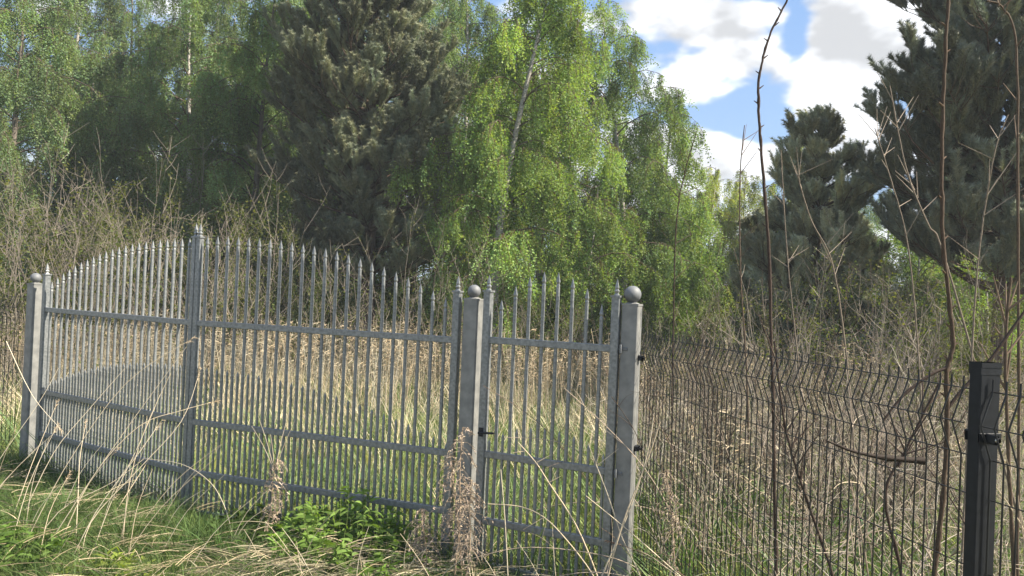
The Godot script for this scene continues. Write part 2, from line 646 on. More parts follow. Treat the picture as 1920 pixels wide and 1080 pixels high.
# ================================================================== the scene
func _ready() -> void:
	rng.seed = 20240507
	bumps.seed = 5
	bumps.frequency = 0.05
	# ---- camera
	var cam := Camera3D.new()
	cam.name = "camera"
	cam.position = Vector3(0, 1.78, 0)
	cam.rotation = Vector3(0.009, 0, 0.042)
	cam.rotation_order = EULER_ORDER_YXZ
	cam.fov = 42.26
	cam.near = 0.05
	cam.far = 2000.0
	add_child(cam)
	cam.current = true
	# ---- sky and exposure
	var env := Environment.new()
	env.background_mode = Environment.BG_SKY
	env.sky = Sky.new()
	env.sky.sky_material = make_sky()
	env.tonemap_mode = Environment.TONE_MAPPER_LINEAR
	env.tonemap_exposure = 2.95
	env.fog_enabled = true
	env.fog_density = 0.0016
	env.fog_light_color = Color(0.88, 0.93, 0.97)
	env.sdfgi_enabled = true
	env.ssao_enabled = true
	env.ssil_enabled = true
	var we := WorldEnvironment.new()
	we.name = "world_environment"
	we.environment = env
	add_child(we)
	# ---- sun
	var sun := DirectionalLight3D.new()
	sun.name = "sun"
	sun.light_energy = 1.6
	sun.light_color = Color(1.0, 0.95, 0.87)
	sun.light_angular_distance = 0.5
	sun.shadow_enabled = true
	sun.rotation_degrees = Vector3(-46, 75, 0)
	add_child(sun)
	materials()
	ground()
	gates()
	mesh_fence()
	make_plants()
	trees()
	shrubs()
	meadow()
	bare_stems()
	near_grass()
	near_stems()


func make_sky() -> PanoramaSkyMaterial:
	var w := 3072
	var h := 1536
	var f := FastNoiseLite.new()
	f.seed = 11
	f.frequency = 1.0
	f.fractal_octaves = 6
	f.fractal_gain = 0.55
	var g := FastNoiseLite.new()
	g.seed = 77
	g.frequency = 0.9
	g.fractal_octaves = 3
	# the heaps of cloud to the right of the view: [azimuth, elevation, half-width, half-height, strength]
	var heaps := [[12.5, 19.0, 4.6, 5.0, 1.1], [15.8, 17.2, 3.4, 3.6, 0.8], [25.0, 18.0, 4.6, 4.6, 1.1], [22.0, 15.5, 3.0, 3.0, 0.6], [12.5, 11.6, 4.0, 1.4, 0.9], [-25.0, 20.5, 2.0, 3.0, 0.8], [5.5, 20.0, 3.0, 4.0, 0.8], [27.0, 25.0, 6.0, 4.0, 0.6], [10.0, 26.0, 6.0, 3.0, 0.5]]
	var holes := [[17.6, 13.6, 4.0, 1.7, 1.7], [20.2, 18.6, 0.8, 2.6, 0.9], [18.0, 22.6, 3.4, 1.3, 1.6], [13.5, 13.6, 3.0, 0.8, 0.8], [-28.5, 19.0, 1.6, 2.0, 1.0], [7.5, 16.5, 1.2, 2.2, 0.8]]
	var data := PackedFloat32Array()
	data.resize(w * h * 3)
	for y in h:
		var el := PI * (0.5 - (y + 0.5) / h)
		var ce := cos(el)
		var se := sin(el)
		for x in w:
			var k := (y * w + x) * 3
			if el < -0.01:
				data[k] = 0.16
				data[k + 1] = 0.17
				data[k + 2] = 0.12
				continue
			var az := wrapf((float(x) + 0.5) / w * TAU, -PI, PI)
			# cloud deck: noise laid out on a shell that flattens towards the horizon
			var q := Vector3(sin(az) * ce, se * 2.2, -cos(az) * ce) * 3.2
			var n := f.get_noise_3dv(q) * 1.15 + g.get_noise_3dv(q * 0.8) * 0.6
			var dens := 0.10 + n * 1.15 + f.get_noise_3dv(q * 3.1 + Vector3(9, 3, 4)) * 0.42
			var azd := rad_to_deg(az)
			var eld := rad_to_deg(el)
			if absf(azd) < 70.0 and eld < 45.0:
				for c in heaps:
					var u: float = (azd - c[0]) / c[2]
					var v2: float = (eld - c[1]) / c[3]
					dens += c[4] * 0.8 * exp(-u * u - v2 * v2)
				for c in holes:
					var u: float = (azd - c[0]) / c[2]
					var v2: float = (eld - c[1]) / c[3]
					dens -= c[4] * 0.72 * exp(-u * u - v2 * v2)
			var a := smoothstep(0.0, 0.42, dens)
			var up := pow(clampf(1.0 - se, 0.0, 1.0), 2.2)
			var blue := Color(0.105, 0.23, 0.50).lerp(Color(0.36, 0.50, 0.68), up)
			# thicker cloud is a little greyer; lobes catch the light
			var lobe := f.get_noise_3dv(q + Vector3(0.10, 0.09, 0.0)) - f.get_noise_3dv(q)
			var body := clampf(1.04 - 0.16 * smoothstep(0.5, 1.3, dens) - lobe * 1.5 - 0.38 * f.get_noise_3dv(q * 0.7 + Vector3(5, 1, 2)), 0.66, 1.16)
			var white := Color(body * 0.66, body * 0.675, body * 0.70)
			data[k] = lerpf(blue.r, white.r, a) * 0.57
			data[k + 1] = lerpf(blue.g, white.g, a) * 0.57
			data[k + 2] = lerpf(blue.b, white.b, a) * 0.57
	var im := Image.create_from_data(w, h, false, Image.FORMAT_RGBF, data.to_byte_array())
	var m := PanoramaSkyMaterial.new()
	m.panorama = ImageTexture.create_from_image(im)
	m.energy_multiplier = 1.0
	return m


func materials() -> void:
	var zt := noise_tex(3, 0.02, lin(0.125, 0.137, 0.142), lin(0.275, 0.29, 0.295))
	var z := mat(0.42, 0.35)
	z.albedo_texture = zt
	z.uv1_triplanar = true
	z.uv1_scale = Vector3(3, 3, 3)
	M.zinc = z
	var zb := mat(0.35, 0.4, lin(0.85, 0.87, 0.9))
	zb.albedo_texture = zt
	zb.uv1_triplanar = true
	zb.uv1_scale = Vector3(3, 3, 3)
	M.zinc_bright = z
	var pt := noise_tex(8, 0.012, lin(0.135, 0.14, 0.14), lin(0.24, 0.245, 0.237))
	var p := mat(0.55, 0.15)
	p.albedo_texture = pt
	p.uv1_triplanar = true
	p.uv1_scale = Vector3(1.6, 1.6, 1.6)
	M.post = p
	M.ball = mat(0.62, 0.1, lin(0.13, 0.14, 0.15))
	var dk := mat(0.5, 0.0)
	dk.metallic_specular = 0.35
	dk.albedo_texture = noise_tex(21, 0.03, lin(0.007, 0.009, 0.012), lin(0.013, 0.016, 0.021), 256)
	dk.uv1_triplanar = true
	dk.uv1_scale = Vector3(4, 4, 4)
	M.black = dk
	M.wire = mat(0.45, 0.15, lin(0.010, 0.012, 0.014))
	M.bolt = mat(0.3, 0.9, lin(0.6, 0.6, 0.6))
	M.leaf = plant(0.55, Color(0.98, 1.0, 0.55))
	M.grass = plant(0.6, Color(0.6, 0.68, 0.35))
	M.needle = plant(0.5, Color(0.5, 0.55, 0.38))
	M.dry = plant(0.85, Color(0.4, 0.38, 0.3))
	M.straw = plant(0.8, Color.BLACK)
	var bb := mat(0.8)
	bb.albedo_texture = noise_tex(31, 0.03, lin(0.10, 0.09, 0.08), lin(0.72, 0.70, 0.66), 512, 3)
	bb.uv1_triplanar = true
	bb.uv1_scale = Vector3(0.8, 2.6, 0.8)
	M.birch_bark = bb
	var gb := mat(0.9)
	gb.albedo_texture = noise_tex(33, 0.03, lin(0.07, 0.06, 0.05), lin(0.22, 0.19, 0.16), 256, 4)
	gb.uv1_triplanar = true
	gb.uv1_scale = Vector3(3, 1, 3)
	M.bark = gb
	var pb := mat(0.9)
	pb.albedo_texture = noise_tex(35, 0.04, lin(0.035, 0.024, 0.018), lin(0.13, 0.08, 0.055), 256, 4)
	pb.uv1_triplanar = true
	pb.uv1_scale = Vector3(4, 1.2, 4)
	M.pine_bark = pb
	var tw := plant(0.85, Color.BLACK)
	tw.albedo_color = lin(0.11, 0.085, 0.065)
	M.twig = tw
	var sw := plant(0.85, Color.BLACK)
	sw.albedo_color = lin(0.215, 0.188, 0.155)
	M.shrub_wood = sw
	var sb := plant(0.75, Color.BLACK)
	sb.albedo_texture = noise_tex(51, 0.05, Color(0.55, 0.55, 0.55), Color(1, 1, 1), 256, 4)
	sb.uv1_triplanar = true
	sb.uv1_scale = Vector3(14, 4, 14)
	M.sapling = sb
	var gt := mat(0.95)
	gt.albedo_texture = noise_tex(41, 0.02, lin(0.06, 0.06, 0.025), lin(0.22, 0.19, 0.10), 1024, 6)
	gt.uv1_triplanar = true
	gt.uv1_world_triplanar = true
	gt.uv1_scale = Vector3(0.35, 0.35, 0.35)
	M.ground = gt


func ground() -> void:
	var cs := []
	var x := 0.0
	var step := 0.25
	while x < 420.0:
		cs.append(x)
		if x > 8.0:
			step *= 1.12
		x += step
	var axis := []
	for k in range(cs.size() - 1, 0, -1):
		axis.append(-cs[k])
	axis.append_array(cs)
	var n := axis.size()
	var b := MB.new()
	for j in n:
		for i in n:
			var px: float = axis[i]
			var pz: float = axis[j] - 5.0
			var e := 0.15
			var nn := Vector3(height(px - e, pz) - height(px + e, pz), 2 * e, height(px, pz - e) - height(px, pz + e)).normalized()
			b.vert(Vector3(px, height(px, pz), pz), nn)
	for j in n - 1:
		for i in n - 1:
			var a := j * n + i
			b.i.append_array(PackedInt32Array([a, a + 1, a + n, a + 1, a + n + 1, a + n]))
	single("ground", b.mesh(), M.ground, "rough uneven meadow soil with old straw under the grass", "ground", Vector3.ZERO, "", "structure")


func gates() -> void:
	var meet := Vector3(-2.398, 0, -5.651)
	var aL := -0.558
	var aR := -0.345
	var aW := -0.437
	var dL := Vector3(cos(aL), 0, -sin(aL))
	var W := 23.0 * GAP
	var leaf_rails := [1.466, 0.72, 0.34, 0.045]
	# left leaf: local x runs from the hinge to the meeting stile
	var l := thing("gate_leaf", "left leaf of the grey metal driveway gate, tallest bars at its right end", "gate leaf", meet - dL * W, -Vector2(dL.x, dL.z).angle(), "leaves of the driveway gate")
	gate_leaf(l, W, func(x: float) -> float: return 1.68 + 0.43 * (1.0 - pow(1.0 - x / W, 2.5)),
		func(x: float) -> float: return 1.13 - 0.37 * pow(1.0 - x / W, 2.2), leaf_rails, GAP, 22, [[0.0, 0.05, 1.80], [W - 0.022, 0.042, 2.13]], 0.045)
	var dR := Vector3(cos(aR), 0, -sin(aR))
	var r := thing("gate_leaf", "right leaf of the grey metal driveway gate, bars getting lower towards the wicket", "gate leaf", meet, -Vector2(dR.x, dR.z).angle(), "leaves of the driveway gate")
	gate_leaf(r, W, func(x: float) -> float: return 1.695 + 0.435 * (1.0 - pow(x / W, 2.7)),
		func(x: float) -> float: return 1.13 - 0.37 * pow(x / W, 2.2), leaf_rails, GAP, 22, [[0.023, 0.042, 2.13], [W - 0.01, 0.05, 1.80]], 0.045)
	# wicket
	var dW := Vector3(cos(aW), 0, -sin(aW))
	var w0 := Vector3(-0.147, 0, -4.765)
	var ww := 9.0 * GAP
	var w := thing("wicket_gate", "narrow grey metal wicket gate with arched bars between two ball posts", "gate", w0, -Vector2(dW.x, dW.z).angle())
	gate_leaf(w, ww, func(x: float) -> float: return 1.935 - 0.31 * pow(absf(2.0 * x / ww - 1.0), 2.0),
		func(x: float) -> float: return 0.965 - 0.14 * pow(absf(2.0 * x / ww - 1.0), 2.0), [1.486, 0.761, 0.34, 0.06], GAP, 8, [[0.0, 0.05, 1.81], [ww - 0.005, 0.05, 1.81]], 0.06)
	var h := MB.new()
	h.tube([Vector3(0.0, 0.90, 0.026), Vector3(0.0, 0.90, 0.06), Vector3(0.03, 0.905, 0.066), Vector3(0.11, 0.91, 0.066)], [0.008, 0.008, 0.008, 0.007], 8)
	h.bar(Vector3(0.0, 0.872, 0.028), Vector3(0.0, 0.928, 0.028), Vector3.RIGHT, 0.03, 0.006, 0.001)
	part(w, "handle", h.mesh(), M.black)
	for y in [1.49, 0.76]:
		var hg := MB.new()
		hg.bar(Vector3(ww + 0.018, y, 0.0), Vector3(ww + 0.075, y, -0.0), Vector3.UP, 0.02, 0.02, 0.002)
		hg.lathe(Vector3(ww + 0.036, y - 0.025, 0.018), [[0.0005, 0.0], [0.008, 0.0], [0.008, 0.05], [0.0005, 0.05]], 10)
		part(w, "hinge", hg.mesh(), M.ball)
	# posts
	gate_post(Vector3(-4.42, 0, -6.92), -0.49, 1.70, 0.046, "square grey gate post with ball top at the far left end of the gate")
	gate_post(Vector3(-0.245, 0, -4.86), -0.40, 1.745, 0.043, "square grey gate post with ball top between the driveway gate and the wicket")
	var rp := gate_post(Vector3(0.715, 0, -4.41), -0.42, 1.757, 0.051, "square grey gate post with large ball top between wicket and wire mesh fence")
	for y in [1.44, 0.91]:
		var c := MB.new()
		c.bar(Vector3(0.050, y, 0.0), Vector3(0.075, y, 0.0), Vector3.UP, 0.03, 0.045, 0.004)
		c.tube([Vector3(0.075, y, 0.0), Vector3(0.09, y, 0.0)], [0.008, 0.008], 8)
		part(rp, "clamp", c.mesh(), M.black)


func wire_panel(o: Node3D, a: Vector3, dir: Vector3, len_: float, step: float, start: float) -> void:
	var perp := Vector3(-0.974, 0, -0.227 * -1.0).normalized() * 0.036
	perp = dir.cross(Vector3.UP).normalized() * 0.036
	if perp.x > 0:
		perp = -perp
	# height, offset towards the camera side
	var prof := [[0.03, 0.0], [0.12, 0.0], [0.17, 1.0], [0.22, 0.0], [1.375, 0.0], [1.47, 1.0], [1.565, 0.0], [1.60, 0.0]]
	var x := start
	while x < len_ + 0.001:
		var pts := []
		for q in prof:
			pts.append(Vector3(0, q[0], 0) + perp * q[1])
		var b := MB.new()
		b.tube(pts, taper(pts.size(), 0.0027, 0.0027), 5)
		part(o, "vertical_wire", b.mesh(), M.wire, dir * x)
		x += step
	for q in [[0.12, 0.0], [0.17, 1.0], [0.22, 0.0], [0.45, 0.0], [0.66, 0.0], [0.86, 0.0], [1.06, 0.0], [1.265, 0.0], [1.375, 0.0], [1.47, 1.0], [1.565, 0.0]]:
		var b := MB.new()
		var o2: Vector3 = perp * q[1] - perp.normalized() * 0.005
		b.tube([Vector3(0, q[0], 0) + o2 + dir * (start - 0.01), Vector3(0, q[0], 0) + o2 + dir * (len_ + 0.012)], [0.0019, 0.0019], 6)
		part(o, "horizontal_wire", b.mesh(), M.wire)


func mesh_fence() -> void:
	var dir := Vector3(0.227, 0, 0.974)
	var p0 := Vector3(0.80, 0, -4.40)
	var post := Vector3(1.341, 0, -2.10)
	var span := (post - p0).length()
	var d1 := (post - p0).normalized()
	var a := thing("mesh_fence_panel", "dark folded wire mesh panel between the wicket post and the black post", "fence panel", p0, 0.0, "wire mesh panels")
	wire_panel(a, p0, d1, span - 0.045, 0.043, 0.012)
	var b := thing("mesh_fence_panel", "dark wire mesh panel running on past the black post at the right edge", "fence panel", post, 0.0, "wire mesh panels")
	wire_panel(b, post, d1, 1.6, 0.043, 0.028)
	# far panel left of the driveway gate
	var c := thing("mesh_fence_panel", "faint wire mesh panel beyond the leftmost gate post", "fence panel", Vector3(-7.0, 0, -7.6), 0.0, "wire mesh panels")
	wire_panel(c, Vector3.ZERO, (Vector3(-4.50, 0, -6.94) - Vector3(-7.0, 0, -7.6)).normalized(), 2.5, 0.05, 0.0)
	# black post
	var o := thing("fence_post", "black square fence post with flat cap in the right foreground", "post", post, 0.0)
	var s := MB.new()
	var across := d1.cross(Vector3.UP)
	s.bar(Vector3(0, -0.3, 0), Vector3(0, 1.632, 0), across, 0.068, 0.040, 0.003)
	part(o, "shaft", s.mesh(), M.black)
	var cp := MB.new()
	cp.bar(Vector3(0, 1.632, 0), Vector3(0, 1.646, 0), across, 0.073, 0.045, 0.003)
	cp.bar(Vector3(0, 1.612, 0), Vector3(0, 1.632, 0), across, 0.0705, 0.0425, 0.001)
	part(o, "cap", cp.mesh(), M.black)
	for y in [1.437, 0.75]:
		var k := MB.new()
		# strap round the post and ears on the mesh line
		k.bar(d1 * 0.0225 - across * 0.038 + Vector3(0, y, 0), d1 * 0.0225 + across * 0.038 + Vector3(0, y, 0), Vector3.UP, 0.026, 0.003, 0.0008)
		k.bar(-d1 * 0.0225 - across * 0.038 + Vector3(0, y, 0), -d1 * 0.0225 + across * 0.038 + Vector3(0, y, 0), Vector3.UP, 0.026, 0.003, 0.0008)
		k.bar(d1 * 0.022 + Vector3(0, y, 0) + across * 0.012, d1 * 0.058 + Vector3(0, y, 0) + across * 0.012, Vector3.UP, 0.026, 0.012, 0.003)
		k.bar(-d1 * 0.022 + Vector3(0, y, 0), -d1 * 0.055 + Vector3(0, y, 0), Vector3.UP, 0.026, 0.012, 0.003)
		var cl := part(o, "clamp", k.mesh(), M.black)
		var bo := MB.new()
		bo.tube([d1 * 0.058 + Vector3(0, y, 0) + across * 0.012, d1 * 0.066 + Vector3(0, y, 0) + across * 0.012], [0.007, 0.006], 8)
		part(cl, "bolt", bo.mesh(), M.bolt)


func make_plants() -> void:
	for k in 4:
		strands.append(birch_strand(0.62, 44, 0.044))
	for k in 3:
		needles.append(pine_tuft(0.27, 110, 0.075))
	sprays.append(leaf_spray(0.10, 9, 0.04))
	sprays.append(leaf_spray(0.3, 60, 0.06))


func at_px(px: float, d: float) -> Vector3:   # ground point d metres away whose bearing is that of a plan column
	return Vector3((px - 960.0) / 1397.0 * d, 0, -d)


func trees() -> void:
	var deep := Color(0.190, 0.270, 0.150)
	var mid := Color(0.205, 0.300, 0.140)
	var bright := Color(0.240, 0.345, 0.125)
	pine(at_px(695, 15.0), 11.5, 2.35, 0.17, 0.24, 2.2, Color(0.205, 0.222, 0.148), "tall dark pine in the middle of the trees, behind the driveway gate")
	birch(at_px(935, 14.0), 8.6, 1.15, 0.10, Vector3(0.75, 0, 0), bright, 1.0, "bright yellow-green birch with a pale leaning trunk right of the dark pine")
	birch(at_px(1010, 17.0), 9.6, 1.45, 0.12, Vector3(-0.2, 0, 0.2), bright, 1.0, "tall light green birch just behind the one with the leaning trunk")
	birch(at_px(1165, 18.0), 9.0, 1.6, 0.14, Vector3(-0.65, 0, 0), mid, 0.95, "weeping birch with hanging twigs beside the gap of open sky")
	birch(at_px(1100, 16.0), 4.2, 1.0, 0.08, Vector3(0.1, 0, 0), bright, 1.0, "low bright young birch under the weeping birch")
	birch(at_px(1228, 19.0), 7.0, 1.25, 0.10, Vector3(0.2, 0, 0), bright, 1.0, "shorter light green birch on the right flank of the weeping birch")
	var far := [[1268, 24.0, 5.6], [1325, 25.0, 6.5], [1385, 26.0, 6.4], [1475, 24.0, 7.3]]
	var fl := ["small light green birch at the left of the far row under the sky", "second small birch from the left in the far row under the sky", "third small birch of the far row, beside the small pine", "far small birch whose bright top shows above the small pine"]
	for k in far.size():
		birch(at_px(far[k][0], far[k][1]), far[k][2], 1.1, 0.08, Vector3(rf(-0.3, 0.3), 0, 0), Color(0.30, 0.36, 0.11), 1.05, fl[k], "small birches of the far row")
	pine(at_px(1545, 14.0), 5.2, 2.0, 0.06, 0.45, 1.9, Color(0.34, 0.345, 0.235), "small pine with upright shoots left of the big right-hand pine")
	pine(at_px(1425, 15.5), 3.3, 0.9, 0.05, 0.5, 1.6, Color(0.24, 0.25, 0.165), "low dark young pine below the far row of birches")
	pine(at_px(1875, 12.0), 8.2, 2.85, 0.27, 0.22, 3.0, Color(0.20, 0.215, 0.165), "big dark pine at the right edge with a bare bent lower trunk")
	birch(at_px(1720, 18.0), 4.3, 1.6, 0.06, Vector3.ZERO, bright, 0.9, "light green tree showing under the boughs of the big right-hand pine")
	birch(at_px(1850, 16.0), 3.6, 1.2, 0.06, Vector3.ZERO, bright, 0.9, "light green bushy birch low behind the trunk of the big right-hand pine")
	var wood := [[20, 17.0, 9.6, 1.7], [100, 21.0, 11.0, 1.9], [165, 18.0, 7.2, 1.3], [232, 22.0, 10.6, 1.6], [335, 18.0, 9.2, 1.6], [405, 21.0, 11.0, 1.9], [462, 17.0, 8.8, 1.35], [535, 20.0, 10.4, 1.8], [600, 23.0, 11.5, 1.9], [780, 23.0, 11.5, 1.9], [870, 20.0, 10.2, 1.4]]
	var wl := ["birch at the left edge of the wood", "second birch from the left edge of the wood, further back", "shorter green birch between the two left gaps of sky", "birch left of the sky gap at the top of the wood", "full green birch right of the sky gap at the top of the wood", "tall birch behind the full green one, left of the dark pine", "light leafy birch nearest the left side of the dark pine", "tall birch partly hidden by the left boughs of the dark pine", "birch behind the left half of the dark pine", "birch behind the right half of the dark pine", "slender birch between the dark pine and the leaning pale trunk"]
	for k in wood.size():
		var c := deep.lerp(mid, rf(0.1, 0.8))
		if k == 6:
			c = mid
		birch(at_px(wood[k][0], wood[k][1]), wood[k][2], wood[k][3], 0.14, Vector3(rf(-0.5, 0.5), 0, rf(-0.3, 0.3)), c, 0.95, wl[k], "birches of the wood beyond the gate", 1.0 if k % 3 else 0.0)
	var back := [[60, 29.0, 10.0], [420, 28.0, 12.0], [560, 30.0, 11.0], [690, 29.0, 12.0], [950, 28.0, 11.0], [1080, 30.0, 6.0], [1230, 31.0, 5.5], [1580, 26.0, 6.0], [1660, 27.0, 6.5], [1800, 25.0, 7.0], [1930, 24.0, 7.0], [2080, 22.0, 7.5], [2260, 22.0, 8.0], [-110, 22.0, 10.0], [-280, 23.0, 10.0]]
	for k in back.size():
		birch(at_px(back[k][0], back[k][1]), back[k][2], 1.9, 0.06, Vector3.ZERO, mid, 0.8, "green birch in the back row of the wood, mostly hidden by nearer trees", "back row birches", 1.0)


func beside(px: float, d: float) -> String:
	var nth := ["first", "second", "third", "fourth", "fifth", "sixth", "seventh", "eighth", "ninth", "tenth", "eleventh", "twelfth", "thirteenth", "fourteenth", "fifteenth", "sixteenth", "seventeenth", "eighteenth", "nineteenth", "twentieth", "twenty-first", "twenty-second"]
	var row := "front" if d < 11.2 else ("middle" if d < 13.2 else "back")
	if px < 85.0:
		return "%s row, %s the far left gate post" % [row, "left of" if px < 35.0 else "just behind"]
	var spans := [[Vector3(-4.248, 0, -6.806), Vector3(-2.398, 0, -5.651), 22, "left gate leaf"], [Vector3(-2.398, 0, -5.651), Vector3(-0.346, 0, -4.914), 22, "right gate leaf"], [Vector3(-0.147, 0, -4.765), Vector3(0.626, 0, -4.404), 8, "wicket"]]
	for sp in spans:
		for k in sp[2]:
			var p: Vector3 = sp[0].lerp(sp[1], (k + 1.0) / (sp[2] + 1.0))
			var q := 964.0 + 1397.0 * p.x / -p.z
			if absf(q - px) < 15.0:
				return "%s row, over the %s bar of the %s" % [row, nth[k], sp[3]]
	var marks := [[880, "middle ball post"], [1195, "right ball post"], [1258, "thin dark sapling"], [1345, "far row of birches"], [1450, "tall wavy sapling"], [1545, "small pine"], [1660, "big pine's left edge"], [1775, "thick brown sapling"], [1845, "black fence post"], [1915, "photo's right edge"]]
	var best = marks[0]
	for m in marks:
		if absf(m[0] - px) < absf(best[0] - px):
			best = m
	row = "nearest" if d < 6.5 else ("near" if d < 8.3 else ("middle" if d < 10.2 else "far"))
	return "%s row, %s the %s" % [row, "left of" if px < best[0] - 8 else ("right of" if px > best[0] + 8 else "before"), best[1]]


func shrubs() -> void:
	var kinds := []
	var olive := Color(0.11, 0.13, 0.04)
	for k in 4:
		kinds.append(make_shrub(rf(2.6, 3.3), 0.8, 7, 1, olive, 1.0))
	var leafy := []
	for k in 3:
		leafy.append(make_shrub(2.6, 0.9, 8, 8, olive, 0.9))
	var low := []
	for k in 3:
		low.append(make_shrub(1.7, 1.0, 15, 0, olive, 1.1))
	# left thicket
	var a := [[5, 9.5, 1.15], [60, 11.0, 1.2], [110, 9.0, 0.95], [165, 12.0, 1.25], [215, 10.0, 1.05], [265, 12.5, 1.25], [310, 10.5, 1.0], [360, 12.0, 1.2], [420, 11.0, 1.05], [475, 13.0, 1.15], [530, 11.5, 0.85], [30, 13.5, 1.5], [140, 14.0, 1.5], [330, 14.5, 1.4]]
	for k in a.size():
		put_shrub(kinds[k % 4], at_px(a[k][0], a[k][1]), rf(0, TAU), a[k][2], "bare brown shrub, " + beside(a[k][0], a[k][1]), "bare shrubs of the left thicket", M.shrub_wood)
	var b := [[40, 12.5, 1.2], [130, 11.5, 1.1], [240, 13.5, 1.25], [390, 13.0, 1.2], [500, 14.0, 1.2], [300, 15.5, 1.5], [580, 13.5, 0.8], [190, 15.5, 1.4], [440, 15.5, 1.5]]
	for k in b.size():
		put_shrub(leafy[k % 3], at_px(b[k][0], b[k][1]), rf(0, TAU), b[k][2], "shrub with first olive leaves, " + beside(b[k][0], b[k][1]), "leafing shrubs of the left thicket", M.shrub_wood)
	var c := [[740, 11.5, 0.95], [790, 12.5, 1.0], [845, 11.0, 0.8], [650, 12.0, 0.75], [900, 12.0, 0.7], [960, 11.0, 0.6], [1060, 12.0, 0.65]]
	for k in c.size():
		put_shrub(kinds[(k + 1) % 4], at_px(c[k][0], c[k][1]), rf(0, TAU), c[k][2], "low bare brown shrub, " + beside(c[k][0], c[k][1]), "bare shrubs below the pine", M.shrub_wood)
	var d := [[1150, 11.0, 0.65], [1215, 10.0, 0.6], [1290, 9.5, 0.65], [1350, 8.5, 0.62], [1420, 9.5, 0.75], [1480, 7.8, 0.75], [1540, 9.0, 0.9], [1600, 7.5, 0.8], [1660, 8.8, 0.85], [1720, 7.2, 0.72], [1790, 8.5, 0.8], [1850, 7.0, 0.75], [1915, 8.0, 0.85]]
	for k in d.size():
		put_shrub(kinds[(k + 2) % 4], at_px(d[k][0], d[k][1]), rf(0, TAU), d[k][2], "bare shrub, " + beside(d[k][0], d[k][1]), "bare shrubs beyond the mesh", M.shrub_wood if k % 3 else M.twig)
	var e := [[1240, 13.0, 0.7], [1360, 13.0, 0.75], [1500, 11.5, 0.8], [1640, 11.5, 0.9], [1760, 11.0, 0.9], [1880, 10.5, 0.85], [1000, 13.0, 0.7], [1130, 14.5, 0.8]]
	for k in e.size():
		put_shrub(leafy[k % 3], at_px(e[k][0], e[k][1]), rf(0, TAU), e[k][2], "young-leaved shrub, " + beside(e[k][0], e[k][1]), "leafing shrubs on the right", M.shrub_wood)
	var f := [[1270, 6.8, 0.8], [1350, 6.0, 0.85], [1440, 5.5, 0.85], [1530, 5.8, 0.95], [1600, 5.0, 0.85], [1690, 5.4, 0.95], [1760, 4.8, 0.8], [1840, 5.2, 0.95], [1920, 4.6, 0.85], [1650, 4.2, 0.75], [1480, 4.4, 0.7]].slice(0, 6)
	for k in f.size():
		put_shrub(low[k % 3], at_px(f[k][0], f[k][1]), rf(0, TAU), f[k][2], "low tangle of dry dark twigs, " + beside(f[k][0], f[k][1]), "low dry twigs behind the mesh", M.shrub_wood if k % 2 else M.twig)
	# undergrowth that closes the foot of the wood
	var xf := []
	var cols := PackedColorArray()
	for k in 6200:
		var px := rf(-350, 2350)
		var dd := rf(17.0, 34.0)
		var p := at_px(px, dd)
		p.y = rf(0.1, 1.0) * rf(0.4, 3.0)
		if px < 560:
			p.y *= 0.9
		xf.append(Transform3D(Basis(Vector3.UP, rf(0, TAU)).scaled(Vector3.ONE * rf(0.8, 1.9)), p))
		cols.append(shade(Color(0.13, 0.17, 0.055), 0.35, 0.2))
	tag(copies(self, "undergrowth", sprays[1], M.leaf, xf, cols), "leafy undergrowth at the foot of the wood", "undergrowth", "", "stuff")


func clump_noise(x: float, z: float) -> float:
	return bumps.get_noise_2d(x * 14.0 + 300.0, z * 14.0)


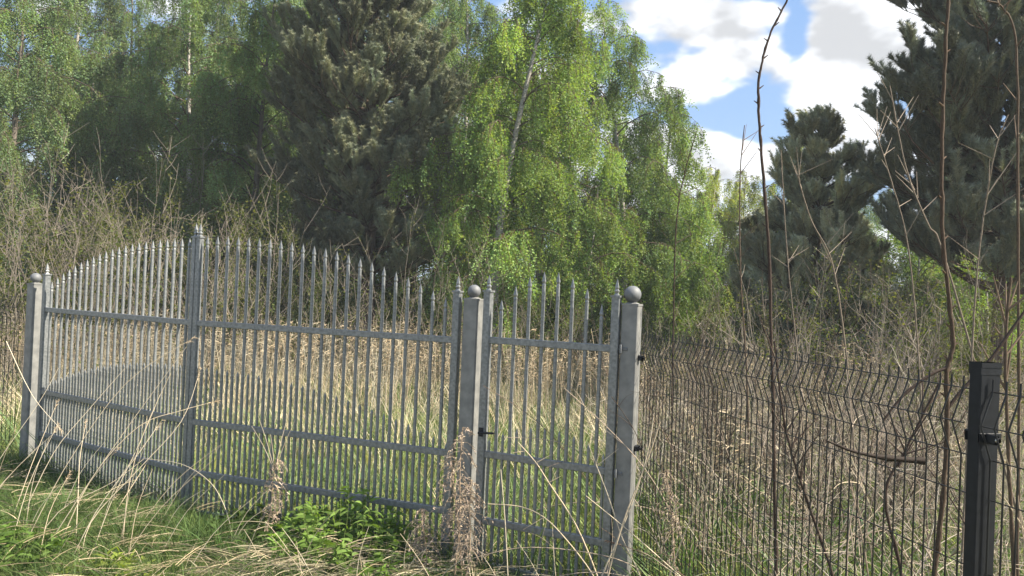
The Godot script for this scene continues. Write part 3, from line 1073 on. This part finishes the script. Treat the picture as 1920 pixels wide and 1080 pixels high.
func meadow() -> void:
	var tall := [tuft(12, 1.0, 0.008, 0.35, 0.35, 4), tuft(12, 0.85, 0.007, 0.6, 0.6, 4)]
	var green := [tuft(16, 0.36, 0.008, 0.6, 0.5, 3, 0.12), tuft(16, 0.28, 0.007, 0.8, 0.6, 3, 0.2)]
	# green undergrass behind the gate
	for v in 2:
		var xf := []
		var cols := PackedColorArray()
		for k in 10500:
			var dd := lerpf(2.6, 17.0, pow(rf(0, 1), 1.5))
			var px := rf(-120, 2040) if k < 8500 else rf(1200, 2040)
			var p := at_px(px, dd)
			if not behind(p, 0.05):
				continue
			p.y = height(p.x, p.z) - 0.02
			var s := rf(0.7, 1.35) * (1.25 if p.x > 0.75 and dd < 6.0 else 1.0)
			xf.append(Transform3D(Basis(Vector3.UP, rf(0, TAU)).scaled(Vector3(s, s * rf(0.7, 1.2), s)), p))
			cols.append(shade(Color(0.19, 0.245, 0.09), 0.3, 0.25))
		tag(copies(self, "meadow_grass", green[v], M.grass, xf, cols), "green meadow grass growing behind the gate and the mesh fence", "grass", "meadow grass", "stuff")
	# tall dry grass
	for v in 2:
		var xf := []
		var cols := PackedColorArray()
		for k in 5200:
			var dd := lerpf(2.8, 17.0, pow(rf(0, 1), 0.9))
			var px := rf(-120, 2040)
			var p := at_px(px, dd)
			if not behind(p, 0.45):
				continue
			var thick := smoothstep(5.5, 9.5, dd) * 0.9 + 0.08 if px < 1200 else 0.13 + 0.5 * smoothstep(5.5, 9.0, dd)
			thick *= 0.50 + 0.7 * clump_noise(p.x, p.z)
			if rf(0, 1) > thick:
				continue
			p.y = height(p.x, p.z) - 0.03
			var s := rf(0.4, 0.85) * (0.8 if dd < 7.0 else 1.0)
			xf.append(Transform3D(Basis(Vector3.UP, rf(0, TAU)).scaled(Vector3(s, s, s)), p))
			cols.append(shade(Color(0.50, 0.44, 0.31), 0.3, 0.08))
		tag(copies(self, "dry_meadow_grass", tall[v], M.dry, xf, cols), "tall pale dry grass of the meadow behind the gate", "dry grass", "dry meadow grass", "stuff")
	# dead stalks with brown heads
	var st := MB.new()
	for k in 5:
		var a := rf(0, TAU)
		var o := Vector3(cos(a), 0, sin(a)) * rf(0.02, 0.16)
		var top := o * rf(1.2, 2.5) + Vector3(rf(-0.1, 0.1), rf(0.95, 1.35), rf(-0.1, 0.1))
		st.col = Color(1, 1, 1) * rf(0.7, 1.15)
		st.tube([o, o.lerp(top, 0.5) + Vector3(rf(-0.04, 0.04), 0, rf(-0.04, 0.04)), top], [0.005, 0.004, 0.0025], 4, false)
		for q in 26:
			var t := rf(0.62, 1.0)
			var g := rf(0.55, 0.95)
			st.col = Color(g, g * 0.93, g * 0.88)
			blade(st, o.lerp(top, t), Vector3(rf(-1, 1), rf(-0.2, 1.0), rf(-1, 1)).normalized(), Vector3(0, -0.5, 0), rf(0.04, 0.12), 0.008, 2)
	var stm := st.mesh()
	var xs := []
	var cs := PackedColorArray()
	for k in 800:
		var right := k % 40 == 0
		var dd := rf(3.4, 9.0) if right else rf(9.5, 16.0)
		var px := rf(1190, 2040) if right else rf(-120, 2040)
		var p := at_px(px, dd)
		if not behind(p, 0.15):
			continue
		p.y = height(p.x, p.z) - 0.03
		var s := rf(0.65, 1.1) * (0.85 if right else 1.0)
		xs.append(Transform3D(Basis(Vector3.UP, rf(0, TAU)).scaled(Vector3(s, s, s)), p))
		cs.append(shade(Color(0.42, 0.375, 0.275), 0.3, 0.08))
	tag(copies(self, "dead_stalks", stm, M.dry, xs, cs), "brown dead stalks of last year standing in the dry grass", "dead stalks", "", "stuff")


# thin pale stems that stand thick behind the mesh
func bare_stems() -> void:
	rng.seed = 99
	var st := MB.new()
	for k in 7:
		var a := rf(0, TAU)
		var o := Vector3(cos(a), 0, sin(a)) * rf(0.02, 0.25)
		var g := rf(0.45, 1.15)
		st.col = Color(g, g, g)
		var h := rf(0.6, 1.6)
		var pts := wander(o, Vector3(rf(-0.3, 0.3), 1.0, rf(-0.3, 0.3)), h, 5, Vector3(rf(-0.7, 0.7), rf(-0.8, 0.2), rf(-0.5, 0.5)), 0.1)
		st.tube(pts, taper(6, 0.0042, 0.0014), 4, false)
		for q in 5:
			var p := along(pts, rf(0.4, 1.0))
			st.tube(wander(p, Vector3(rf(-1, 1), rf(0.0, 1.2), rf(-1, 1)), rf(0.08, 0.3), 3, Vector3(0, -0.6, 0), 0.25), taper(4, 0.002, 0.0009), 3, false)
	var xs := []
	var cs := PackedColorArray()
	for k in 125:
		var p := at_px(rf(1215, 2040), rf(3.0, 8.5))
		if not behind(p, 0.15):
			continue
		p.y = height(p.x, p.z) - 0.03
		var s := rf(0.6, 1.05)
		xs.append(Transform3D(Basis(Vector3.UP, rf(0, TAU)).scaled(Vector3(s, s, s)), p))
		cs.append(shade(Color(0.39, 0.34, 0.28), 0.35, 0.06))
	tag(copies(self, "bare_stems", st.mesh(), M.dry, xs, cs), "tangle of thin grey-brown dead stems behind the wire mesh", "dead stems", "", "stuff")


# is p behind the fence line by at least d?
func behind(p: Vector3, d: float) -> bool:
	if p.x < -2.398:
		return seg_side(p, Vector3(-4.248, 0, -6.806), Vector3(-2.398, 0, -5.651)) > d
	if p.x < 0.72 and p.z < -4.0:
		return seg_side(p, Vector3(-2.398, 0, -5.651), Vector3(0.72, 0, -4.41)) > d
	return seg_side(p, Vector3(0.80, 0, -4.40), Vector3(1.352, 0, -2.10)) > d and p.x > 0.72

func seg_side(p: Vector3, a: Vector3, b: Vector3) -> float:
	var e := (b - a).normalized()
	var q := p - a
	return e.z * q.x - e.x * q.z


func near_grass() -> void:
	var g := [tuft(20, 0.22, 0.0048, 0.9, 0.7, 3, 0.02), tuft(20, 0.27, 0.0044, 0.7, 0.7, 3, 0.025), tuft(18, 0.13, 0.006, 1.1, 0.6, 3, 0.02)]
	for v in 3:
		var xf := []
		var cols := PackedColorArray()
		for k in 4200:
			var dd := lerpf(3.7, 7.4, pow(rf(0, 1), 0.85))
			var px := rf(-250, 1300)
			var p := at_px(px, dd)
			if behind(p, -0.02):
				continue
			var cn := clump_noise(p.x * 2.0, p.z * 2.0)
			if cn < -0.28 and rf(0, 1) < 0.7:
				continue
			p.y = height(p.x, p.z) - 0.02
			var s := rf(0.6, 1.2) * (0.85 + 0.6 * cn)
			xf.append(Transform3D(Basis(Vector3.UP, rf(0, TAU)).scaled(Vector3(s, s, s)), p))
			cols.append(shade(Color(0.072, 0.130, 0.032).lerp(Color(0.125, 0.165, 0.06), rf(0, 0.6)), 0.3, 0.15))
		tag(copies(self, "near_grass", g[v], M.grass, xf, cols), "short green grass growing in front of the gate", "grass", "grass before the gate", "stuff")
	# matted old straw lying in it
	var mt := MB.new()
	for k in 18:
		var a := rf(0, TAU)
		var q := rf(0.45, 1.2)
		mt.col = Color(q, q, q)
		blade(mt, Vector3(rf(-0.15, 0.15), rf(0.0, 0.08), rf(-0.15, 0.15)), Vector3(cos(a), rf(0.0, 0.45), sin(a)).normalized(), Vector3(0, -0.25, 0), rf(0.12, 0.42), 0.0036, 4)
	var mm := mt.mesh()
	var xs := []
	var cs := PackedColorArray()
	for k in 1500:
		var dd := rf(3.8, 6.6)
		var p := at_px(rf(-250, 1300), dd)
		if behind(p, 0.0):
			continue
		var heap := exp(-pow((p.x + 1.1) / 0.9, 2.0) - pow((p.z + 4.35) / 0.35, 2.0))
		if rf(0, 1) > 0.10 + 0.75 * heap:
			continue
		p.y = height(p.x, p.z) + rf(0.02, 0.12)
		xs.append(Transform3D(Basis(Vector3.UP, rf(0, TAU)).scaled(Vector3.ONE * rf(0.7, 1.3)), p))
		cs.append(shade(Color(0.40, 0.345, 0.235), 0.3, 0.06))
	tag(copies(self, "matted_straw", mm, M.dry, xs, cs), "old pale straw lying matted in the grass before the gate", "straw", "", "stuff")
	# broad-leaved green clumps
	leafy_clump(Vector3(-1.02, 0, -4.85), 0.37, 0.44, 150, "bright green leafy weed clump before the right gate leaf", Color(0.19, 0.30, 0.075))
	leafy_clump(Vector3(-2.95, 0, -4.35), 0.30, 0.24, 70, "low green weeds in the bottom left corner of the grass", Color(0.14, 0.235, 0.055))
	leafy_clump(Vector3(-1.72, 0, -5.15), 0.30, 0.20, 60, "small dark green weeds before the middle of the gate", Color(0.075, 0.13, 0.03))
	leafy_clump(Vector3(-2.2, 0, -4.2), 0.24, 0.16, 46, "small yellow-green weeds at the bottom edge between the straws", Color(0.24, 0.31, 0.06))
	leafy_clump(Vector3(-0.62, 0, -4.45), 0.22, 0.24, 40, "small green weeds beside the dry goldenrod at the middle post", Color(0.15, 0.25, 0.06))


func leafy_clump(at: Vector3, r: float, h: float, shoots: int, label: String, tint: Color) -> void:
	var o := thing("weed_clump", label, "weeds", Vector3(at.x, height(at.x, at.z), at.z))
	var st := MB.new()
	st.col = Color(0.12, 0.16, 0.05)
	var lf := MB.new()
	for k in shoots:
		var a := rf(0, TAU)
		var d := sqrt(rf(0, 1)) * r
		var b := Vector3(cos(a) * d, 0, sin(a) * d)
		var hh := h * (1.15 - 0.7 * d / r) * rf(0.7, 1.1)
		var top := b * 1.25 + Vector3(rf(-0.03, 0.03), hh, rf(-0.03, 0.03))
		st.tube([b, top], [0.0025, 0.0015], 3, false)
		for e in 9:
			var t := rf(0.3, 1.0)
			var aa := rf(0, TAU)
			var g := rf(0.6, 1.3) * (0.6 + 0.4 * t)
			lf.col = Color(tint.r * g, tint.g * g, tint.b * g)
			var dir := Vector3(cos(aa), rf(0.1, 0.9), sin(aa)).normalized()
			blade(lf, b.lerp(top, t), dir, Vector3(0, -0.35, 0), rf(0.05, 0.11), rf(0.014, 0.024), 3)
	part(o, "stems", st.mesh(), M.straw).set_meta("kind", "stuff")
	part(o, "leaves", lf.mesh(), M.leaf).set_meta("kind", "stuff")


func near_stems() -> void:
	var pale := Color(0.46, 0.40, 0.30)
	var grey := Color(0.29, 0.24, 0.19)
	var dark := Color(0.085, 0.062, 0.048)
	var brown := Color(0.15, 0.11, 0.08)
	var left := [
		[Vector3(-2.964, 0.000, -4.570), Vector3(-2.761, 0.567, -4.687), Vector3(-2.461, 1.101, -4.803), Vector3(-2.123, 1.383, -4.920)],
		[Vector3(-2.814, 0.000, -4.499), Vector3(-2.613, 0.425, -4.616), Vector3(-2.395, 0.842, -4.732), Vector3(-2.098, 1.354, -4.849)],
		[Vector3(-2.760, 0.000, -4.593), Vector3(-2.588, 0.509, -4.681), Vector3(-2.346, 0.838, -4.768), Vector3(-2.116, 0.936, -4.856), Vector3(-1.963, 0.982, -4.943)],
		[Vector3(-3.423, 0.000, -5.297), Vector3(-3.272, 0.491, -5.414), Vector3(-3.101, 0.790, -5.531), Vector3(-2.900, 1.103, -5.647)],
		[Vector3(-3.330, 0.000, -5.021), Vector3(-3.285, 0.463, -5.196), Vector3(-3.243, 0.847, -5.371)],
		[Vector3(-3.782, 0.390, -5.600), Vector3(-3.632, 0.771, -5.775), Vector3(-3.586, 1.044, -5.950)],
		[Vector3(-2.519, 0.000, -4.489), Vector3(-2.518, 0.277, -4.577), Vector3(-2.282, 0.593, -4.664), Vector3(-2.068, 0.886, -4.752), Vector3(-2.009, 1.168, -4.839)],
		[Vector3(-2.521, 0.000, -4.576), Vector3(-2.469, 0.344, -4.693), Vector3(-2.354, 0.727, -4.810), Vector3(-2.292, 1.023, -4.926)],
		[Vector3(-2.585, 0.000, -4.439), Vector3(-2.477, 0.350, -4.556), Vector3(-2.291, 0.690, -4.673), Vector3(-2.236, 0.839, -4.789)],
		[Vector3(-2.349, 0.000, -4.641), Vector3(-2.389, 0.430, -4.758), Vector3(-2.361, 0.783, -4.874), Vector3(-2.258, 1.159, -4.991)],
		[Vector3(-2.622, 0.000, -4.609), Vector3(-2.687, 0.359, -4.726), Vector3(-2.753, 0.600, -4.843), Vector3(-2.794, 0.785, -4.959)],
		[Vector3(-2.900, 0.000, -4.533), Vector3(-2.760, 0.311, -4.649), Vector3(-2.498, 0.475, -4.766), Vector3(-2.357, 0.608, -4.883)],
		[Vector3(-2.842, 0.000, -5.376), Vector3(-2.732, 0.287, -5.551), Vector3(-2.648, 0.533, -5.726)],
		[Vector3(-1.781, 0.000, -5.001), Vector3(-1.878, 0.220, -5.089), Vector3(-2.030, 0.391, -5.176), Vector3(-2.277, 0.490, -5.264), Vector3(-2.584, 0.495, -5.351)],
		[Vector3(-3.777, 1.271, -5.600), Vector3(-3.375, 0.928, -5.300), Vector3(-2.995, 0.769, -5.000)],
	]
	var ll := ["longest pale straw, leaning right from the lower left corner", "second long pale straw leaning right beside the longest one", "pale straw bending over almost flat in front of the left leaf's lower rail", "pale straw leaning right near the foot of the left gate post", "short pale straw at the left edge leaning before the left gate post", "pale straw cut off by the left edge beside the left gate post", "long straw leaning right that ends at the joint of the two gate leaves", "straw leaning right in the middle of the left straw bunch", "shorter straw leaning right behind the longest pale straws", "nearly upright straw with a bend before the left gate leaf", "thin upright straw standing before the left gate leaf", "low straw curving right across the grass before the left gate leaf", "short far straw before the foot of the left gate leaf", "arched straw bending left before the joint of the gate leaves", "pale straw slanting down to the right across the left gate post"]
	for k in left.size():
		straw("dry_straw", left[k], 0.0028, 0.0014, shade(pale, 0.2, 0.05), ll[k], "straw", "leaning straws on the left", [], 0.09 if k % 2 == 0 else 0.0, k != 14)
	# more unlabelled-alike thin straws in the same bunch
	for k in 22:
		var b := Vector3(rf(-3.5, -1.7), 0, rf(-5.2, -4.3))
		var len_ := rf(0.4, 0.85)
		var d := Vector3(rf(0.0, 0.9), 1.2, rf(-0.4, 0.2)).normalized()
		b.y = height(b.x, b.z) - 0.03
		straw("dry_straw", [b, b + d * len_ * 0.5 + Vector3(0, 0.03, 0), b + d * len_ + Vector3(0.05, -0.03, 0)], 0.0022, 0.001, shade(pale, 0.25, 0.06), "thin pale straw standing in the grass before the left gate leaf", "straw", "thin straws in the left grass", [], 0.07 if k % 3 == 0 else 0.0, false)
	for k in 26:
		var b := Vector3(rf(-1.6, 0.9), 0, 0)
		b.z = -4.35 + rf(-0.15, 0.35) - b.x * -0.1
		var len_ := rf(0.3, 0.7)
		var d := Vector3(rf(-0.9, 0.9), 1.0, rf(-0.3, 0.3)).normalized()
		b.y = height(b.x, b.z) - 0.03
		straw("dry_straw", [b, b + d * len_ * 0.5 + Vector3(0, 0.03, 0), b + d * len_ + Vector3(0.03, -0.04, 0)], 0.0022, 0.001, shade(pale, 0.25, 0.06), "thin pale straw sticking up before the right leaf and the wicket", "straw", "thin straws before the wicket", [], 0.0, false)
	var cross := [
		[Vector3(0.553, 0.203, -4.250), Vector3(0.422, 0.481, -4.263), Vector3(0.257, 0.714, -4.275), Vector3(0.180, 0.821, -4.287), Vector3(0.074, 0.930, -4.300)],  # a
		[Vector3(0.743, 0.319, -4.000), Vector3(0.655, 0.484, -4.033), Vector3(0.570, 0.707, -4.067), Vector3(0.503, 0.865, -4.100)],  # b
		[Vector3(0.542, 0.321, -3.950), Vector3(0.633, 0.554, -3.963), Vector3(0.724, 0.823, -3.975), Vector3(0.769, 1.021, -3.987), Vector3(0.788, 1.177, -4.000)],  # c
		[Vector3(0.575, 0.391, -3.900), Vector3(0.647, 0.672, -3.900), Vector3(0.747, 0.954, -3.900), Vector3(0.804, 1.151, -3.900)],  # d
		[Vector3(0.510, 0.253, -4.150), Vector3(0.358, 0.427, -4.188), Vector3(0.235, 0.530, -4.225), Vector3(0.098, 0.574, -4.263), Vector3(-0.086, 0.571, -4.300)],  # e
		[Vector3(0.045, 0.169, -4.300), Vector3(0.017, 0.468, -4.300), Vector3(-0.021, 0.773, -4.300)],  # f
		[Vector3(0.815, 0.458, -3.600), Vector3(0.870, 0.735, -3.500), Vector3(0.934, 0.975, -3.400)],  # g
	]
	var cl := ["forked dry stem leaning left across the middle of the wicket gate", "forked dry stem leaning left before the wicket's right stile", "thick pale straw leaning right across the foot of the right ball post", "pale straw leaning right beside the thick one at the right ball post", "arched thin straw curving left low across the wicket", "single upright pale straw before the left part of the wicket", "pale straw leaning right at the bottom, right of the right ball post"]
	var ct := [[[Vector3(0.18, 0.821, -4.287), Vector3(0.262, 0.872, -4.28)], [Vector3(0.257, 0.714, -4.275), Vector3(0.325, 0.755, -4.27)], [Vector3(0.12, 0.885, -4.295), Vector3(0.04, 0.87, -4.30)]],
		[[Vector3(0.505, 0.86, -4.10), Vector3(0.62, 0.965, -4.08)], [Vector3(0.50, 0.865, -4.10), Vector3(0.55, 1.10, -4.06)], [Vector3(0.503, 0.865, -4.10), Vector3(0.45, 0.99, -4.10)]], [], [], [[Vector3(0.235, 0.53, -4.225), Vector3(0.12, 0.45, -4.24)]], [], []]
	for k in cross.size():
		straw("dry_weed", cross[k], 0.0055 if k < 4 else 0.004, 0.0026, shade(pale, 0.12, 0.04), cl[k], "dry weed", "crossing dry stems before the wicket", ct[k], 0.0)
	# dry goldenrod
	var rust := Color(0.355, 0.305, 0.235)
	plume(Vector3(-1.605, 0.079, -5.0), Vector3(-1.522, 0.62, -5.0), 0.10, rust, "dry goldenrod with forked top before the right gate leaf", [Vector3(-0.10, 0.75, 0), Vector3(-0.06, 0.82, 0), Vector3(0.03, 0.70, 0), Vector3(0.19, 0.80, 0), Vector3(0.12, 0.85, -0.1)])
	plume(Vector3(-0.278, 0.108, -4.45), Vector3(-0.258, 0.98, -4.45), 0.15, rust, "tallest dry goldenrod, its brown head before the middle ball post", [])
	plume(Vector3(-0.20, 0.1, -4.38), Vector3(-0.19, 0.68, -4.38), 0.14, rust, "dry goldenrod at the right foot of the middle ball post", [])
	plume(Vector3(-0.44, 0.07, -4.5), Vector3(-0.49, 0.47, -4.5), 0.10, rust, "short dry goldenrod left of the middle ball post", [Vector3(0.10, 0.42, 0)])
	plume(Vector3(-0.216, 0.083, -4.5), Vector3(-0.33, 0.80, -4.5), 0.13, rust, "dry goldenrod leaning left before the middle ball post", [])
	plume(Vector3(0.95, 0.3, -3.9), Vector3(0.84, 0.90, -3.9), 0.08, rust, "brown dry goldenrod just right of the right ball post", [])
	# saplings and stems behind the mesh
	var sap := [
		[Vector3(1.255, 0.555, -3.400), Vector3(1.231, 0.987, -3.400), Vector3(1.202, 1.472, -3.400), Vector3(1.159, 2.079, -3.400), Vector3(1.114, 2.468, -3.400), Vector3(1.090, 2.711, -3.400), Vector3(1.094, 2.858, -3.400), Vector3(1.136, 3.031, -3.400), Vector3(1.204, 3.181, -3.400), Vector3(1.212, 3.231, -3.400)],  # s1
		[Vector3(1.597, 0.813, -2.750), Vector3(1.615, 1.067, -2.750), Vector3(1.623, 1.381, -2.750), Vector3(1.613, 1.558, -2.750), Vector3(1.633, 1.657, -2.750), Vector3(1.618, 1.794, -2.750), Vector3(1.583, 2.049, -2.750), Vector3(1.568, 2.344, -2.750), Vector3(1.565, 2.740, -2.750), Vector3(1.570, 2.939, -2.750), Vector3(1.571, 3.018, -2.750)],  # s2
		[Vector3(1.618, 1.420, -2.750), Vector3(1.667, 1.491, -2.750), Vector3(1.780, 1.624, -2.750), Vector3(1.910, 1.826, -2.750)],  # s2b
		[Vector3(1.612, 1.577, -2.750), Vector3(1.546, 1.545, -2.750), Vector3(1.451, 1.462, -2.750), Vector3(1.386, 1.371, -2.750)],  # s2c
		[Vector3(1.098, 0.434, -4.900), Vector3(1.074, 1.483, -4.900), Vector3(1.063, 2.290, -4.900), Vector3(1.108, 2.644, -4.900), Vector3(1.169, 2.893, -4.900)],  # s3
		[Vector3(1.660, 1.301, -5.200), Vector3(1.586, 2.043, -5.200), Vector3(1.561, 2.676, -5.200), Vector3(1.577, 3.032, -5.200)],  # s4
		[Vector3(1.911, 1.417, -4.200), Vector3(1.804, 2.014, -4.200), Vector3(1.667, 2.279, -4.200), Vector3(1.566, 2.577, -4.200)],  # s5
		[Vector3(2.230, 1.494, -3.600), Vector3(2.237, 1.855, -3.600), Vector3(2.260, 2.217, -3.600), Vector3(2.309, 2.581, -3.600), Vector3(2.365, 2.752, -3.600)],  # s6
		[Vector3(2.404, 1.606, -4.400), Vector3(2.319, 2.201, -4.400), Vector3(2.204, 2.575, -4.400), Vector3(2.105, 2.856, -4.400)],  # s7
		[Vector3(2.333, 1.276, -3.400), Vector3(2.294, 2.248, -3.400), Vector3(2.259, 3.005, -3.400), Vector3(2.191, 3.186, -3.400), Vector3(2.117, 3.215, -3.400)],  # s8
		[Vector3(1.800, 1.304, -4.600), Vector3(1.699, 2.025, -4.600), Vector3(1.625, 2.748, -4.600)],  # s9
		[Vector3(2.427, 2.100, -4.200), Vector3(2.330, 2.277, -4.200), Vector3(2.199, 2.573, -4.200), Vector3(2.084, 3.052, -4.200)],  # s10
		[Vector3(1.464, 0.610, -3.300), Vector3(1.307, 1.015, -3.300), Vector3(1.227, 1.271, -3.300), Vector3(1.171, 1.623, -3.300)],  # s11
		[Vector3(1.556, 0.755, -2.900), Vector3(1.482, 1.060, -2.900), Vector3(1.558, 1.249, -2.900), Vector3(1.673, 1.503, -2.900)],  # s12
		[Vector3(1.990, 0.782, -2.900), Vector3(1.953, 1.245, -2.900), Vector3(1.927, 1.659, -2.900), Vector3(1.938, 1.929, -2.900)],  # s13
		[Vector3(1.469, 1.258, -2.620), Vector3(1.409, 1.259, -2.620), Vector3(1.315, 1.265, -2.620), Vector3(1.221, 1.281, -2.620), Vector3(1.126, 1.315, -2.620)],  # dead
	]
	var info := [
		["tall dark sapling whose wavy tip bends right against the sky", "sapling", 0.0095, 0.004, dark],
		["thick brown sapling with a kink rising before the big right-hand pine", "sapling", 0.0105, 0.0055, Color(0.11, 0.08, 0.058)],
		["dark side stem slanting up to the right behind the black post's top", "branch", 0.007, 0.005, dark],
		["dark crooked stem slanting down to the left from the thick sapling", "branch", 0.007, 0.004, dark],
		["thin dark sapling left of the sky gap, right of the right ball post", "sapling", 0.0075, 0.0025, dark],
		["thin pale sapling tip standing before the far row of birches", "sapling", 0.008, 0.003, brown],
		["pale thin sapling leaning left before the small pine", "sapling", 0.0065, 0.0024, grey],
		["pale crooked sapling leaning right before the trunk of the big pine", "sapling", 0.006, 0.0024, grey],
		["thin sapling leaning left below the left edge of the big pine", "sapling", 0.006, 0.0024, grey],
		["tall sapling at the right edge whose tip hangs over to the left", "sapling", 0.009, 0.003, brown],
		["thin pale sapling just right of the tall dark wavy one", "sapling", 0.0065, 0.0024, grey],
		["thin twig climbing left before the boughs of the big pine", "sapling", 0.007, 0.003, grey],
		["dark stem leaning left behind the mesh beside the tall wavy sapling", "sapling", 0.009, 0.004, dark],
		["crooked brown stem leaning right behind the mesh left of the black post", "sapling", 0.008, 0.004, dark],
		["brown stem rising right of the black post behind the mesh", "sapling", 0.010, 0.005, brown],
		["dark broken branch lying across the mesh left of the black post", "branch", 0.014, 0.003, Color(0.05, 0.037, 0.03)]]
	for k in sap.size():
		var tw := []
		if info[k][1] == "sapling":
			for q in 9 if k > 1 else 0:
				var p := along(sap[k], rf(0.3, 0.95))
				tw.append([p, p + Vector3(rf(-0.16, 0.16), rf(0.06, 0.22), rf(-0.1, 0.1))])
			if k == 0 or k == 1:   # buds
				for q in 16:
					var p := along(sap[k], 0.2 + 0.8 * q / 16.0)
					tw.append([p, p + Vector3(-0.02 if q % 2 else 0.02, 0.016, rf(-0.01, 0.01))])
		straw("sapling" if info[k][1] == "sapling" else "branch", sap[k], info[k][2], info[k][3], info[k][4], info[k][0], info[k][1], "", tw, 0.0, info[k][1] == "sapling")
	# many thin dead stems in the strip behind the mesh
	for k in 150:
		var px := rf(1225, 2000)
		var dd := rf(3.0, 5.4)
		var b := at_px(px, dd)
		if not behind(b, 0.12):
			continue
		b.y = height(b.x, b.z) - 0.03
		var len_ := rf(0.7, 1.7)
		var bent := k % 3 == 0
		var pts := wander(b, Vector3(rf(-0.4, 0.4), 1.0, rf(-0.3, 0.3)), len_, 5, Vector3(rf(-1.2, 1.2), -1.4 if bent else 0.2, 0.0), 0.13)
		var c: Color = [dark, grey, pale, brown, grey][k % 5]
		var tw := []
		for q in 3:
			var t := rf(0.35, 0.95)
			var p := along(pts, t)
			tw.append(wander(p, Vector3(rf(-1, 1), rf(0.2, 1.2), rf(-0.6, 0.6)), rf(0.1, 0.35), 3, Vector3(0, -0.4, 0), 0.2))
		straw("dead_stem", pts, rf(0.0026, 0.0052), 0.0016, shade(c, 0.3, 0.06), "thin dead stem standing in the strip behind the wire mesh", "dead stem", "dead stems behind the mesh", tw, 0.06 if k % 4 == 2 else 0.0, false)
